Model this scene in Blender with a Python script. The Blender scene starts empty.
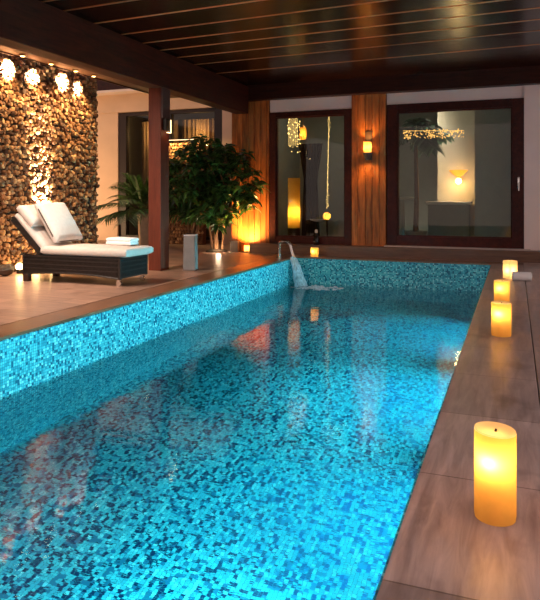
import bpy, bmesh, math, random
from mathutils import Vector, Matrix
random.seed(7)
S = 1.3                      # metres per unit used below (camera eye height = 1 unit)
COL = bpy.context.scene.collection
PI = math.pi

# ------------------------------------------------------------------ materials
def newmat(name):
    m = bpy.data.materials.new(name); m.use_nodes = True
    nt = m.node_tree
    for n in list(nt.nodes): nt.nodes.remove(n)
    out = nt.nodes.new('ShaderNodeOutputMaterial')
    return m, nt, out
def N(nt, typ, **kw):
    n = nt.nodes.new(typ)
    for k, v in kw.items():
        if k.startswith('in_'):
            key = k[3:].replace('_', ' ')
            n.inputs[int(key) if key.isdigit() else key].default_value = v
        else: setattr(n, k, v)
    return n
def L(nt, a, b): nt.links.new(a, b)
def ramp(nt, stops, fac, interp='LINEAR'):
    r = nt.nodes.new('ShaderNodeValToRGB'); cr = r.color_ramp; cr.interpolation = interp
    while len(cr.elements) < len(stops): cr.elements.new(0.5)
    for e, (p, c) in zip(cr.elements, stops):
        e.position = p; e.color = (c[0], c[1], c[2], 1)
    L(nt, fac, r.inputs[0]); return r.outputs[0]
def coords(nt, scale=(1,1,1), rot=(0,0,0), loc=(0,0,0)):
    t = N(nt, 'ShaderNodeTexCoord'); mp = N(nt, 'ShaderNodeMapping')
    mp.inputs['Scale'].default_value = scale; mp.inputs['Rotation'].default_value = rot; mp.inputs['Location'].default_value = loc
    L(nt, t.outputs['Object'], mp.inputs[0]); return mp.outputs[0]
def simple(name, col, rough=.5, metal=0., spec=.5, coat=0., var=.0, vscale=8., bump=0., bscale=60.):
    m, nt, out = newmat(name)
    p = N(nt, 'ShaderNodeBsdfPrincipled'); L(nt, p.outputs[0], out.inputs[0])
    p.inputs['Roughness'].default_value = rough; p.inputs['Metallic'].default_value = metal
    p.inputs['Specular IOR Level'].default_value = spec; p.inputs['Coat Weight'].default_value = coat
    co = coords(nt)
    nz = N(nt, 'ShaderNodeTexNoise', in_Scale=vscale, in_Detail=4.); L(nt, co, nz.inputs['Vector'])
    lo = [max(0, c*(1-var)) for c in col]; hi = [min(1, c*(1+var)) for c in col]
    L(nt, ramp(nt, [(.3, lo), (.7, hi)], nz.outputs[0]), p.inputs['Base Color'])
    if bump:
        b = N(nt, 'ShaderNodeTexNoise', in_Scale=bscale, in_Detail=3.); L(nt, co, b.inputs['Vector'])
        bp = N(nt, 'ShaderNodeBump', in_Strength=bump, in_Distance=.01); L(nt, b.outputs[0], bp.inputs['Height'])
        L(nt, bp.outputs[0], p.inputs['Normal'])
    return m
def wood(name, dark, light, scale=(1,1,1), rough=.4, coat=0., planks=None, spec=.5):
    """grain stretched along the axis with the smallest scale"""
    m, nt, out = newmat(name)
    p = N(nt, 'ShaderNodeBsdfPrincipled'); L(nt, p.outputs[0], out.inputs[0])
    p.inputs['Roughness'].default_value = rough; p.inputs['Coat Weight'].default_value = coat
    p.inputs['Coat Roughness'].default_value = .25; p.inputs['Specular IOR Level'].default_value = spec
    co = coords(nt, scale)
    nz = N(nt, 'ShaderNodeTexNoise', in_Scale=3., in_Detail=6., in_Roughness=.65, in_Distortion=.6); L(nt, co, nz.inputs['Vector'])
    mid = [(a+b)/2 for a, b in zip(dark, light)]
    c = ramp(nt, [(.28, dark), (.5, mid), (.72, light)], nz.outputs[0])
    g = N(nt, 'ShaderNodeNewGeometry')
    hv = N(nt, 'ShaderNodeHueSaturation'); L(nt, c, hv.inputs['Color'])
    mr = N(nt, 'ShaderNodeMapRange', in_3=.65, in_4=1.3); L(nt, g.outputs['Random Per Island'], mr.inputs[0])
    L(nt, mr.outputs[0], hv.inputs['Value'])
    L(nt, hv.outputs[0], p.inputs['Base Color'])
    bp = N(nt, 'ShaderNodeBump', in_Strength=.15, in_Distance=.01); L(nt, nz.outputs[0], bp.inputs['Height']); L(nt, bp.outputs[0], p.inputs['Normal'])
    return m
def emis(name, col, strength):
    m, nt, out = newmat(name)
    e = N(nt, 'ShaderNodeEmission', in_Color=(*col, 1), in_Strength=strength); L(nt, e.outputs[0], out.inputs[0]); return m
def mosaic(name, axes, stops, tile=.034, mortar=(.02,.16,.2)):
    """square glass tiles; axes = the two object axes of the tiled plane"""
    m, nt, out = newmat(name)
    p = N(nt, 'ShaderNodeBsdfPrincipled', in_Roughness=.22); L(nt, p.outputs[0], out.inputs[0])
    t = N(nt, 'ShaderNodeTexCoord'); sx = N(nt, 'ShaderNodeSeparateXYZ'); L(nt, t.outputs['Object'], sx.inputs[0])
    cb = N(nt, 'ShaderNodeCombineXYZ')
    for i, a in enumerate(axes): L(nt, sx.outputs['XYZ'.index(a)], cb.inputs[i])
    sc = N(nt, 'ShaderNodeVectorMath', operation='SCALE'); sc.inputs['Scale'].default_value = 1/tile; L(nt, cb.outputs[0], sc.inputs[0])
    # hand-laid irregularity
    wn = N(nt, 'ShaderNodeTexNoise', in_Scale=.35, in_Detail=1.); L(nt, sc.outputs[0], wn.inputs['Vector'])
    wm = N(nt, 'ShaderNodeVectorMath', operation='MULTIPLY_ADD'); wm.inputs[1].default_value = (.5,.5,0); L(nt, wn.outputs['Color'], wm.inputs[0]); L(nt, sc.outputs[0], wm.inputs[2])
    fl = N(nt, 'ShaderNodeVectorMath', operation='FLOOR'); L(nt, wm.outputs[0], fl.inputs[0])
    fr = N(nt, 'ShaderNodeVectorMath', operation='FRACTION'); L(nt, wm.outputs[0], fr.inputs[0])
    w = N(nt, 'ShaderNodeTexWhiteNoise', noise_dimensions='2D'); L(nt, fl.outputs[0], w.inputs['Vector'])
    col = ramp(nt, stops, w.outputs['Value'], 'CONSTANT')
    sf = N(nt, 'ShaderNodeSeparateXYZ'); L(nt, fr.outputs[0], sf.inputs[0])
    ms = []
    for i in (0, 1):
        a = N(nt, 'ShaderNodeMath', operation='SUBTRACT', in_1=.5); L(nt, sf.outputs[i], a.inputs[0])
        b = N(nt, 'ShaderNodeMath', operation='ABSOLUTE'); L(nt, a.outputs[0], b.inputs[0]); ms.append(b)
    mx = N(nt, 'ShaderNodeMath', operation='MAXIMUM'); L(nt, ms[0].outputs[0], mx.inputs[0]); L(nt, ms[1].outputs[0], mx.inputs[1])
    gt = N(nt, 'ShaderNodeMath', operation='GREATER_THAN', in_1=.44); L(nt, mx.outputs[0], gt.inputs[0])
    mix = N(nt, 'ShaderNodeMix', data_type='RGBA'); L(nt, gt.outputs[0], mix.inputs[0]); L(nt, col, mix.inputs[6]); mix.inputs[7].default_value = (*mortar, 1)
    L(nt, mix.outputs[2], p.inputs['Base Color'])
    return m

TILE_STOPS = [(0,(.002,.025,.08)), (.26,(.01,.15,.27)), (.40,(.05,.42,.53)), (.66,(.07,.54,.62)), (.9,(.2,.7,.76))]
BAND_STOPS = [(0,(.01,.12,.2)), (.16,(.03,.3,.4)), (.38,(.06,.45,.54)), (.64,(.1,.56,.63)), (.86,(.25,.74,.78))]
M = {}
M['mosaic_floor'] = mosaic('mosaic_floor', 'XY', TILE_STOPS, .03)
M['mosaic_x'] = mosaic('mosaic_side', 'YZ', BAND_STOPS, .027)
M['mosaic_y'] = mosaic('mosaic_end', 'XZ', BAND_STOPS, .027)
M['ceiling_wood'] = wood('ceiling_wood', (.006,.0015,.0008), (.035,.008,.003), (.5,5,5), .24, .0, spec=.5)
M['edge_glint'] = wood('ceiling_edge_glint', (.42,.14,.04), (.62,.24,.08), (.5,5,5), .35, .1)  # pale tone stands in for highlights along the plank edges
M['beam_wood'] = wood('beam_wood', (.02,.0035,.0018), (.08,.014,.006), (6,.6,6), .5, .0, spec=.3)
M['backbeam_wood'] = wood('back_beam_wood', (.012,.0022,.001), (.045,.008,.003), (.6,6,6), .5, .0, spec=.2)
M['post_wood'] = wood('post_wood', (.075,.014,.008), (.165,.035,.017), (6,6,.5), .5, .0, spec=.3)
M['panel_wood'] = wood('panel_wood', (.13,.030,.006), (.62,.19,.038), (4,4,.45), .5, .0, spec=.3)
M['frame_wood'] = wood('window_frame_wood', (.025,.004,.003), (.075,.011,.007), (4,4,4), .5, .0, spec=.2)
M['soffit_wood'] = wood('soffit_wood', (.12,.06,.03), (.3,.16,.09), (6,.6,6), .5)
M['curb_wood'] = wood('curb_wood', (.07,.03,.018), (.17,.08,.045), (.5,6,6), .42)
M['dark_wood'] = wood('dark_wood', (.02,.009,.005), (.055,.024,.013), (5,5,.8), .5)
M['plaster'] = simple('plaster', (.7,.55,.48), .8, var=.06, vscale=2., bump=.08)
M['plaster_mauve'] = simple('plaster_mauve', (.86,.69,.64), .8, var=.05, vscale=1.5, bump=.06)
M['cream'] = simple('cream_render', (.62,.42,.28), .8, var=.06, vscale=2., bump=.08)
M['room_grey'] = simple('room_grey_paint', (.30,.30,.27), .85, var=.04)
M['room_light'] = simple('room_light_paint', (.42,.36,.3), .85, var=.04)
M['sill'] = simple('sill_stone', (.5,.42,.4), .4, var=.08)
M['cushion'] = simple('cushion_fabric', (.62,.55,.5), .9, var=.05, vscale=20., bump=.2, bscale=250.)
M['cushion_pale'] = simple('cushion_pale_fabric', (.66,.6,.56), .9, var=.05, vscale=20., bump=.2, bscale=250.)
M['piping'] = simple('piping', (.10,.075,.06), .8)
M['towel'] = simple('towel_terry', (.92,.9,.9), .95, var=.04, bump=.5, bscale=180.)
M['wicker'] = simple('wicker_strand', (.018,.014,.013), .35, var=.5, vscale=30.)
M['black_metal'] = simple('black_metal', (.015,.014,.014), .35, .6)
M['steel'] = simple('brushed_steel', (.7,.66,.62), .18, 1.)
M['bronze'] = simple('bronze_plate', (.12,.075,.07), .45, .5)
M['concrete'] = simple('concrete', (.2,.165,.155), .6, var=.12, bump=.15)
M['terracotta'] = simple('tall_pot_glaze', (.6,.4,.25), .5, var=.12, bump=.1)
M['black_pot'] = simple('black_pot', (.012,.012,.012), .4)
M['soil'] = simple('soil', (.03,.02,.012), .95, var=.4, bump=.5)
M['bark'] = wood('bark', (.12,.055,.026), (.34,.17,.08), (8,8,1.2), .8)
M['rock'] = simple('rock', (.07,.045,.03), .8, var=.4, bump=.6, bscale=12.)
M['white_ceramic'] = simple('white_ceramic', (.75,.7,.66), .15)
M['bottle_glass'] = simple('dark_bottle_glass', (.012,.009,.008), .08)
M['white_cap'] = simple('white_cap', (.7,.62,.55), .4)
M['curtain'] = simple('curtain_fabric', (.22,.125,.07), .9, var=.15, vscale=3.)
M['drape'] = simple('dark_drape', (.03,.016,.01), .9, var=.3)
M['brass'] = simple('brass', (.45,.25,.09), .3, 1.)
M['wick'] = simple('burnt_wick', (.02,.015,.01), .9)
def leafmat(name, a, b):
    m, nt, out = newmat(name)
    p = N(nt, 'ShaderNodeBsdfPrincipled', in_Roughness=.32)
    g = N(nt, 'ShaderNodeNewGeometry')
    c = ramp(nt, [(0, a), (.75, b), (1., tuple(min(1, x*2.2) for x in b))], g.outputs['Random Per Island'])
    L(nt, c, p.inputs['Base Color'])
    tr = N(nt, 'ShaderNodeBsdfTranslucent'); L(nt, c, tr.inputs[0])
    mx = N(nt, 'ShaderNodeMixShader', in_0=.3); L(nt, p.outputs[0], mx.inputs[1]); L(nt, tr.outputs[0], mx.inputs[2]); L(nt, mx.outputs[0], out.inputs[0])
    return m
M['leaf'] = leafmat('broad_leaf', (.014,.042,.010), (.05,.13,.028))
M['palm_leaf'] = leafmat('palm_leaf', (.02,.055,.012), (.06,.13,.03))
M['indoor_leaf'] = leafmat('indoor_palm_leaf', (.02,.05,.03), (.05,.1,.06))
def wax(name, col, tr=.75):
    m, nt, out = newmat(name)
    d = N(nt, 'ShaderNodeBsdfDiffuse', in_Color=(*col, 1))
    co = coords(nt); nz = N(nt, 'ShaderNodeTexNoise', in_Scale=14.); L(nt, co, nz.inputs['Vector'])
    c = ramp(nt, [(.3, tuple(x*.9 for x in col)), (.7, col)], nz.outputs[0])
    t = N(nt, 'ShaderNodeBsdfTranslucent'); L(nt, c, t.inputs[0]); L(nt, c, d.inputs[0])
    mx = N(nt, 'ShaderNodeMixShader', in_0=tr); L(nt, d.outputs[0], mx.inputs[1]); L(nt, t.outputs[0], mx.inputs[2]); L(nt, mx.outputs[0], out.inputs[0])
    return m
M['wax'] = wax('candle_wax', (.95,.58,.2)); M['wax_rim'] = wax('candle_rim_wax', (.95,.74,.48), .45)
M['wax_ivory'] = wax('ivory_wax', (.95,.74,.5), .6)
M['shade_glass'] = wax('lamp_shade_glass', (.95,.55,.16), .85)
M['flame'] = emis('flame', (1,.62,.22), 30.)
M['lamp_glow'] = emis('lamp_glow', (1,.6,.22), 14.)
M['led_warm'] = emis('warm_led', (1,.66,.34), 4.)
M['fairy'] = emis('fairy_light', (1,.6,.2), 6.)
M['fairy_dim'] = emis('amber_fairy_light', (1,.5,.13), 2.)
M['pool_lens'] = emis('pool_lamp_lens', (.55,.95,1), 12.)
M['pool_fill_strip'] = emis('pool_fill_lens', (.1,.75,.9), 3.)
def glassmat():
    m, nt, out = newmat('window_glass')
    t = N(nt, 'ShaderNodeBsdfTransparent', in_Color=(.82,.85,.8,1)); g = N(nt, 'ShaderNodeBsdfGlossy', in_Roughness=.01)
    f = N(nt, 'ShaderNodeFresnel', in_IOR=1.5)
    co = coords(nt); nz = N(nt, 'ShaderNodeTexNoise', in_Scale=1.2); L(nt, co, nz.inputs['Vector'])
    bp = N(nt, 'ShaderNodeBump', in_Strength=.02, in_Distance=.05); L(nt, nz.outputs[0], bp.inputs['Height']); L(nt, bp.outputs[0], g.inputs['Normal'])
    ml = N(nt, 'ShaderNodeMath', operation='MULTIPLY', in_1=.75); L(nt, f.outputs[0], ml.inputs[0])
    mx = N(nt, 'ShaderNodeMixShader'); L(nt, ml.outputs[0], mx.inputs[0]); L(nt, t.outputs[0], mx.inputs[1]); L(nt, g.outputs[0], mx.inputs[2]); L(nt, mx.outputs[0], out.inputs[0])
    return m
M['glass'] = glassmat()
M['door_frame'] = simple('door_frame', (.03,.02,.018), .5, spec=.3)
def watermat():
    m, nt, out = newmat('pool_water')
    co = coords(nt, (.65,1.5,1))
    n1 = N(nt, 'ShaderNodeTexNoise', in_Scale=2.2, in_Detail=2., in_Distortion=.4); L(nt, co, n1.inputs['Vector'])
    n2 = N(nt, 'ShaderNodeTexNoise', in_Scale=13., in_Detail=3.); L(nt, co, n2.inputs['Vector'])
    ml = N(nt, 'ShaderNodeMath', operation='MULTIPLY', in_1=.34); L(nt, n2.outputs[0], ml.inputs[0])
    ad = N(nt, 'ShaderNodeMath', operation='ADD'); L(nt, n1.outputs[0], ad.inputs[0]); L(nt, ml.outputs[0], ad.inputs[1])
    bp = N(nt, 'ShaderNodeBump', in_Strength=.06, in_Distance=.06); L(nt, ad.outputs[0], bp.inputs['Height'])
    r = N(nt, 'ShaderNodeBsdfRefraction', in_IOR=1.33, in_Roughness=0., in_Color=(.6,.95,.94,1)); L(nt, bp.outputs[0], r.inputs['Normal'])
    g = N(nt, 'ShaderNodeBsdfGlossy', in_Roughness=.02); L(nt, bp.outputs[0], g.inputs['Normal'])
    f = N(nt, 'ShaderNodeFresnel', in_IOR=1.33); L(nt, bp.outputs[0], f.inputs['Normal'])
    fm = N(nt, 'ShaderNodeMath', operation='MULTIPLY', in_1=1.3, use_clamp=True); L(nt, f.outputs[0], fm.inputs[0])
    mx = N(nt, 'ShaderNodeMixShader'); L(nt, fm.outputs[0], mx.inputs[0]); L(nt, r.outputs[0], mx.inputs[1]); L(nt, g.outputs[0], mx.inputs[2]); L(nt, mx.outputs[0], out.inputs[0])
    return m
M['water'] = watermat()
def spraymat():
    m, nt, out = newmat('aerated_water')
    t = N(nt, 'ShaderNodeBsdfTransparent'); d = N(nt, 'ShaderNodeBsdfDiffuse', in_Color=(.85,.9,.95,1)); tl = N(nt, 'ShaderNodeBsdfTranslucent', in_Color=(.8,.92,.97,1))
    a = N(nt, 'ShaderNodeMixShader', in_0=.5); L(nt, d.outputs[0], a.inputs[1]); L(nt, tl.outputs[0], a.inputs[2])
    co = coords(nt, (7,7,2)); nz = N(nt, 'ShaderNodeTexNoise', in_Scale=6., in_Detail=4.); L(nt, co, nz.inputs['Vector'])
    mr = N(nt, 'ShaderNodeMapRange', in_1=.3, in_2=.7, in_3=.35, in_4=.95); L(nt, nz.outputs[0], mr.inputs[0])
    mx = N(nt, 'ShaderNodeMixShader'); L(nt, mr.outputs[0], mx.inputs[0]); L(nt, t.outputs[0], mx.inputs[1]); L(nt, a.outputs[0], mx.inputs[2]); L(nt, mx.outputs[0], out.inputs[0])
    return m
M['spray'] = spraymat()
def deckmat(name, bw, bh, rot, a, b, rough=.38, loc=(0,0,0), off=.5):
    m, nt, out = newmat(name)
    p = N(nt, 'ShaderNodeBsdfPrincipled'); L(nt, p.outputs[0], out.inputs[0])
    co = coords(nt, (1,1,1), (0,0,rot), loc)
    br = N(nt, 'ShaderNodeTexBrick', offset=off, in_Scale=1., in_Mortar_Size=.004, in_Mortar_Smooth=.1, in_Bias=0.)
    br.inputs['Brick Width'].default_value = bw; br.inputs['Row Height'].default_value = bh
    br.inputs['Color1'].default_value = (.72,.72,.72,1); br.inputs['Color2'].default_value = (1.1,1.1,1.1,1); br.inputs['Mortar'].default_value = (.4,.38,.36,1)
    L(nt, co, br.inputs['Vector'])
    mp = N(nt, 'ShaderNodeMapping'); mp.inputs['Scale'].default_value = (1.2,9,9); L(nt, co, mp.inputs[0])
    nz = N(nt, 'ShaderNodeTexNoise', in_Scale=2., in_Detail=7., in_Roughness=.6, in_Distortion=.5); L(nt, mp.outputs[0], nz.inputs['Vector'])
    c = ramp(nt, [(.3, a), (.7, b)], nz.outputs[0])
    st = N(nt, 'ShaderNodeTexNoise', in_Scale=3.2, in_Detail=3.); L(nt, co, st.inputs['Vector'])
    stc = ramp(nt, [(.28, (.6,.57,.55)), (.42, (1,1,1))], st.outputs[0])
    m1 = N(nt, 'ShaderNodeMix', data_type='RGBA', blend_type='MULTIPLY'); m1.inputs[0].default_value = 1; L(nt, c, m1.inputs[6]); L(nt, br.outputs['Color'], m1.inputs[7])
    m2 = N(nt, 'ShaderNodeMix', data_type='RGBA', blend_type='MULTIPLY'); m2.inputs[0].default_value = .8; L(nt, m1.outputs[2], m2.inputs[6]); L(nt, stc, m2.inputs[7])
    L(nt, m2.outputs[2], p.inputs['Base Color'])
    rr = N(nt, 'ShaderNodeMapRange', in_3=rough-.1, in_4=rough+.14); L(nt, nz.outputs[0], rr.inputs[0]); L(nt, rr.outputs[0], p.inputs['Roughness'])
    bp = N(nt, 'ShaderNodeBump', in_Strength=.25, in_Distance=.006); L(nt, nz.outputs[0], bp.inputs['Height']); L(nt, bp.outputs[0], p.inputs['Normal'])
    return m
M['deck_right'] = deckmat('deck_stone', .9, .56, PI/2, (.27,.196,.182), (.54,.42,.395), .33, (.1,-.148,0))
M['coping_right'] = deckmat('coping_stone', .9, 10, PI/2, (.27,.196,.182), (.54,.42,.395), .33, (.345,3,0), 0.)
M['deck_left'] = deckmat('deck_wood_tile', 1.3, .30, 0, (.22,.125,.09), (.46,.285,.21), .36)
M['coping_left'] = deckmat('coping_timber', 1.6, .6, PI/2, (.12,.055,.03), (.26,.13,.075), .32)
def stonemat():
    m, nt, out = newmat('stacked_stone')
    p = N(nt, 'ShaderNodeBsdfPrincipled', in_Roughness=.75); L(nt, p.outputs[0], out.inputs[0])
    g = N(nt, 'ShaderNodeNewGeometry'); co = coords(nt)
    c = ramp(nt, [(0,(.07,.025,.009)), (.35,(.21,.085,.03)), (.7,(.42,.20,.08)), (1,(.66,.39,.18))], g.outputs['Random Per Island'])
    nz = N(nt, 'ShaderNodeTexNoise', in_Scale=28., in_Detail=4.); L(nt, co, nz.inputs['Vector'])
    v = ramp(nt, [(.3,(.55,.5,.48)), (.7,(1,1,1))], nz.outputs[0])
    m1 = N(nt, 'ShaderNodeMix', data_type='RGBA', blend_type='MULTIPLY'); m1.inputs[0].default_value = 1; L(nt, c, m1.inputs[6]); L(nt, v, m1.inputs[7])
    L(nt, m1.outputs[2], p.inputs['Base Color'])
    bp = N(nt, 'ShaderNodeBump', in_Strength=.5, in_Distance=.012); L(nt, nz.outputs[0], bp.inputs['Height']); L(nt, bp.outputs[0], p.inputs['Normal'])
    return m
M['stone'] = stonemat()
M['grout'] = simple('stone_backing', (.035,.02,.012), .95)

# ------------------------------------------------------------------ mesh helpers (input in units, mesh in metres)
class MB:
    def __init__(self): self.bm = bmesh.new()
    def v(self, p): return self.bm.verts.new((p[0]*S, p[1]*S, p[2]*S))
    def f(self, vs):
        try: return self.bm.faces.new(vs)
        except ValueError: return None
    def box(self, x0, x1, y0, y1, z0, z1, bev=0., mat=None):
        vs = [self.v(p) for p in ((x0,y0,z0),(x1,y0,z0),(x1,y1,z0),(x0,y1,z0),(x0,y0,z1),(x1,y0,z1),(x1,y1,z1),(x0,y1,z1))]
        fs = [self.f([vs[i] for i in q]) for q in ((3,2,1,0),(4,5,6,7),(0,1,5,4),(1,2,6,5),(2,3,7,6),(3,0,4,7))]
        if mat is not None:
            for w in vs: w.co = mat @ w.co
        if bev:
            es = list({e for f in fs for e in f.edges})
            bmesh.ops.bevel(self.bm, geom=es, offset=bev*S, segments=2, affect='EDGES', profile=.6)
        return self
    def lathe(self, prof, c=(0,0,0), seg=24, caps=(True,True), tilt=None):
        rings = []
        for r, z in prof:
            ring = []
            for k in range(seg):
                a = 2*PI*k/seg; x = r*math.cos(a); y = r*math.sin(a)
                zz = z + (tilt(x, y, z) if tilt else 0)
                ring.append(self.v((c[0]+x, c[1]+y, c[2]+zz)))
            rings.append(ring)
        for a, b in zip(rings, rings[1:]):
            for k in range(seg): self.f([a[k], a[(k+1)%seg], b[(k+1)%seg], b[k]])
        if caps[0]: self.f(rings[0][::-1])
        if caps[1]: self.f(rings[-1])
        return self
    def tube(self, pts, rad, seg=8, caps=True):
        pts = [Vector(p) for p in pts]; rads = rad if isinstance(rad, (list, tuple)) else [rad]*len(pts)
        rings = []; up = None
        for i, p in enumerate(pts):
            d = (pts[min(i+1, len(pts)-1)] - pts[max(i-1, 0)]).normalized()
            if up is None: up = Vector((0,0,1)) if abs(d.z) < .9 else Vector((1,0,0))
            s = d.cross(up).normalized(); up = s.cross(d).normalized()
            rings.append([self.v(p + (s*math.cos(2*PI*k/seg) + up*math.sin(2*PI*k/seg))*rads[i]) for k in range(seg)])
        for a, b in zip(rings, rings[1:]):
            for k in range(seg): self.f([a[k], a[(k+1)%seg], b[(k+1)%seg], b[k]])
        if caps: self.f(rings[0][::-1]); self.f(rings[-1])
        return self
    def sphere(self, c, r, u=12, v=8, sq=(1,1,1)):
        prof = []
        rows = []
        for i in range(1, v):
            th = PI*i/v
            rows.append([self.v((c[0]+r*sq[0]*math.sin(th)*math.cos(2*PI*k/u), c[1]+r*sq[1]*math.sin(th)*math.sin(2*PI*k/u), c[2]-r*sq[2]*math.cos(th))) for k in range(u)])
        b = self.v((c[0],c[1],c[2]-r*sq[2])); t = self.v((c[0],c[1],c[2]+r*sq[2]))
        for a, d in zip(rows, rows[1:]):
            for k in range(u): self.f([a[k], a[(k+1)%u], d[(k+1)%u], d[k]])
        for k in range(u): self.f([b, rows[0][(k+1)%u], rows[0][k]]); self.f([t, rows[-1][k], rows[-1][(k+1)%u]])
        return self
    def leaf(self, base, d, nrm, ln, wd, droop=.25, segs=3):
        base = Vector(base); d = Vector(d).normalized(); s = d.cross(Vector(nrm)).normalized(); n = s.cross(d).normalized()
        prev = None
        for i in range(segs+1):
            t = i/segs; w = wd*math.sin(PI*min(1, .08+.92*t)**.8)*.5
            c = base + d*ln*t - Vector((0,0,1))*droop*ln*t*t
            if i == segs: cur = [self.v(c)]
            else: cur = [self.v(c - s*w + n*w*.35), self.v(c), self.v(c + s*w + n*w*.35)]
            if prev:
                if len(cur) == 3:
                    self.f([prev[0], prev[1], cur[1], cur[0]]); self.f([prev[1], prev[2], cur[2], cur[1]])
                else:
                    self.f([prev[0], prev[1], cur[0]]); self.f([prev[1], prev[2], cur[0]])
            prev = cur
        return self
    def build(self, name, mat, parent=None, smooth=False, loc=None, rotz=0, recalc=True):
        if recalc: bmesh.ops.recalc_face_normals(self.bm, faces=self.bm.faces)
        me = bpy.data.meshes.new(name); self.bm.to_mesh(me); self.bm.free()
        me.materials.append(M[mat] if isinstance(mat, str) else mat)
        if smooth:
            for p in me.polygons: p.use_smooth = True
            me.set_sharp_from_angle(angle=math.radians(50))
        o = bpy.data.objects.new(name, me); COL.objects.link(o)
        if parent: o.parent = parent
        if loc: o.location = Vector(loc)*S
        o.rotation_euler.z = rotz
        return o
def tag(o, label=None, cat=None, group=None, kind=None):
    if label: o['label'] = label
    if cat: o['category'] = cat
    if group: o['group'] = group
    if kind: o['kind'] = kind
    return o
def empty(name, loc, rz=0, **kw):
    o = bpy.data.objects.new(name, None); COL.objects.link(o); o.location = Vector(loc)*S; o.rotation_euler.z = rz
    o.empty_display_size = .1
    return tag(o, **kw)
def struct(o): o['kind'] = 'structure'; return o
def copy_tree(o, parent=None):
    c = o.copy(); COL.objects.link(c); c.parent = parent
    for ch in list(o.children):
        if ch.type != 'LIGHT' or True: copy_tree(ch, c)
    return c
def light(kind, loc, energy, col, name, size=.05, rot=None, to=None, parent=None, spot=None, blend=.6, shape=None, sy=None, spread=None):
    d = bpy.data.lights.new(name, kind); d.energy = energy; d.color = col
    if kind in ('POINT','SPOT'): d.shadow_soft_size = size*S
    if kind == 'SPOT': d.spot_size = math.radians(spot); d.spot_blend = blend
    if kind == 'AREA':
        d.size = size*S
        if shape: d.shape = shape
        if sy: d.size_y = sy*S
        if spread: d.spread = math.radians(spread)
    o = bpy.data.objects.new(name, d); COL.objects.link(o); o.location = Vector(loc)*S
    if to is not None: o.rotation_euler = (Vector(to)-Vector(loc)).to_track_quat('-Z','Y').to_euler()
    elif rot: o.rotation_euler = rot
    if parent: o.parent = parent
    return o
WARM = (1,.62,.25); AMBER = (1,.5,.13); AQUA = (.35,.9,1)

# ------------------------------------------------------------------ dimensions
PXR, PXL, PYF, PYN = -.324, -3.39, 9.92, -1.6     # pool right / left / far / near
WZ, PZ = -.43, -1.45                              # water level, pool bottom
WY = 10.5                                         # window wall
SX = -6.16                                        # stone wall face

# ------------------------------------------------------------------ ground, pool
T = .03
struct(MB().box(PXR,.11,PYN,PYF, -.12,0, .006).build('coping_right','coping_right'))
struct(MB().box(.114,4,PYN,10.25, -.3,0, .004).build('floor_right','deck_right'))
struct(MB().box(PXL-.32,PXL,PYN,PYF, -.12,0, .006).build('coping_left','coping_left'))
struct(MB().box(-11.5,PXL-.324,PYN,12.6, -.3,0).build('floor_left','deck_left'))
struct(MB().box(PXL-.32,.11,PYF,10.25, -.3,0, .004).build('floor_far','coping_left'))
struct(MB().box(PXL-.25,PXL-.004,PYN,PYF+.2, PZ,-.12).box(PXL-.1,PXL-.004,PYN,PYF,-.13,-.005).build('wall_pool_left','mosaic_x'))
# thin tiled facings reach up under the coping lip so the bands read as tile to the top edge
struct(MB().box(PXL,PXL+.012,PYN,PYF, PZ,-.022).build('wall_pool_left_facing','mosaic_x'))
struct(MB().box(PXL,PXR,PYF-.012,PYF, PZ,-.022).build('wall_pool_far','mosaic_y'))
struct(MB().box(PXR-.012,PXR,PYN,PYF, PZ,-.022).build('wall_pool_right','mosaic_x'))
struct(MB().box(PXL,PXR,PYN-.02,PYN, PZ,-.022).build('wall_pool_near','mosaic_y'))
struct(MB().box(PXL,PXR,PYN,PYF, PZ-.1,PZ).build('floor_pool','mosaic_floor'))
b = MB(); b.f([b.v(p) for p in ((PXL+.012,PYN,WZ),(PXR-.012,PYN,WZ),(PXR-.012,PYF-.012,WZ),(PXL+.012,PYF-.012,WZ))])
tag(b.build('pool_water','water'), 'clear blue rippled water filling the mosaic pool', 'water', kind='stuff')

# curb under the windows
struct(MB().box(-4.34,4,10.25,WY+.1, 0,.17, .006).build('trim_1','curb_wood'))

# pool lamps in the right hand wall, under water
lamp_spots = [(.4,'nearest the camera'), (1.9,'second from the camera'), (3.5,'third from the camera'), (5.5,'fourth from the camera'), (7.7,'farthest from the camera')]
for y, w in lamp_spots:
    r = empty('pool_lamp', (PXR-.02, y, -.85), label='round underwater pool lamp in the right pool wall, %s' % w, cat='lamp', group='underwater pool lamps')
    MB().tube([(.006,0,0),(-.012,0,0)], .10, 20).build('rim','steel', r, True)
    MB().tube([(-.012,0,0),(-.018,0,0)], .08, 20).build('lens','pool_lens', r, True)
    light('AREA', (-.03,0,0), (600 if y < 1 else 500 if y < 2 else 310), (.2,.86,1), 'pool_light', .16, rot=Vector((-.5,0,-1)).to_track_quat('-Z','Y').to_euler(), parent=r, shape='DISK', spread=115)
r = empty('added_strip_light', (PXR-.014, 4.3, -.10), label='long added cyan fill light hidden under the lip of the right pool edge', cat='lamp')  # unseen strip added to light the left mosaic band
MB().box(-.012,0,-5.2,5.2,-.02,.02).build('housing','steel', r)
MB().box(-.016,-.012,-5.2,5.2,-.015,.015).build('diffuser','pool_fill_strip', r)
light('AREA', (-.03,0,0), 125, (.18,.8,.95), 'strip_fill', 10.2, rot=Vector((-1,0,-.07)).to_track_quat('-Z','Y').to_euler(), parent=r, shape='RECTANGLE', sy=.03, spread=55)
r.children[-1].rotation_euler = (Matrix.Rotation(0,4,'Z') @ Matrix(((0,0,1,0),(1,0,0,0),(0,1,0,0),(0,0,0,1)))).to_euler()

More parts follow.
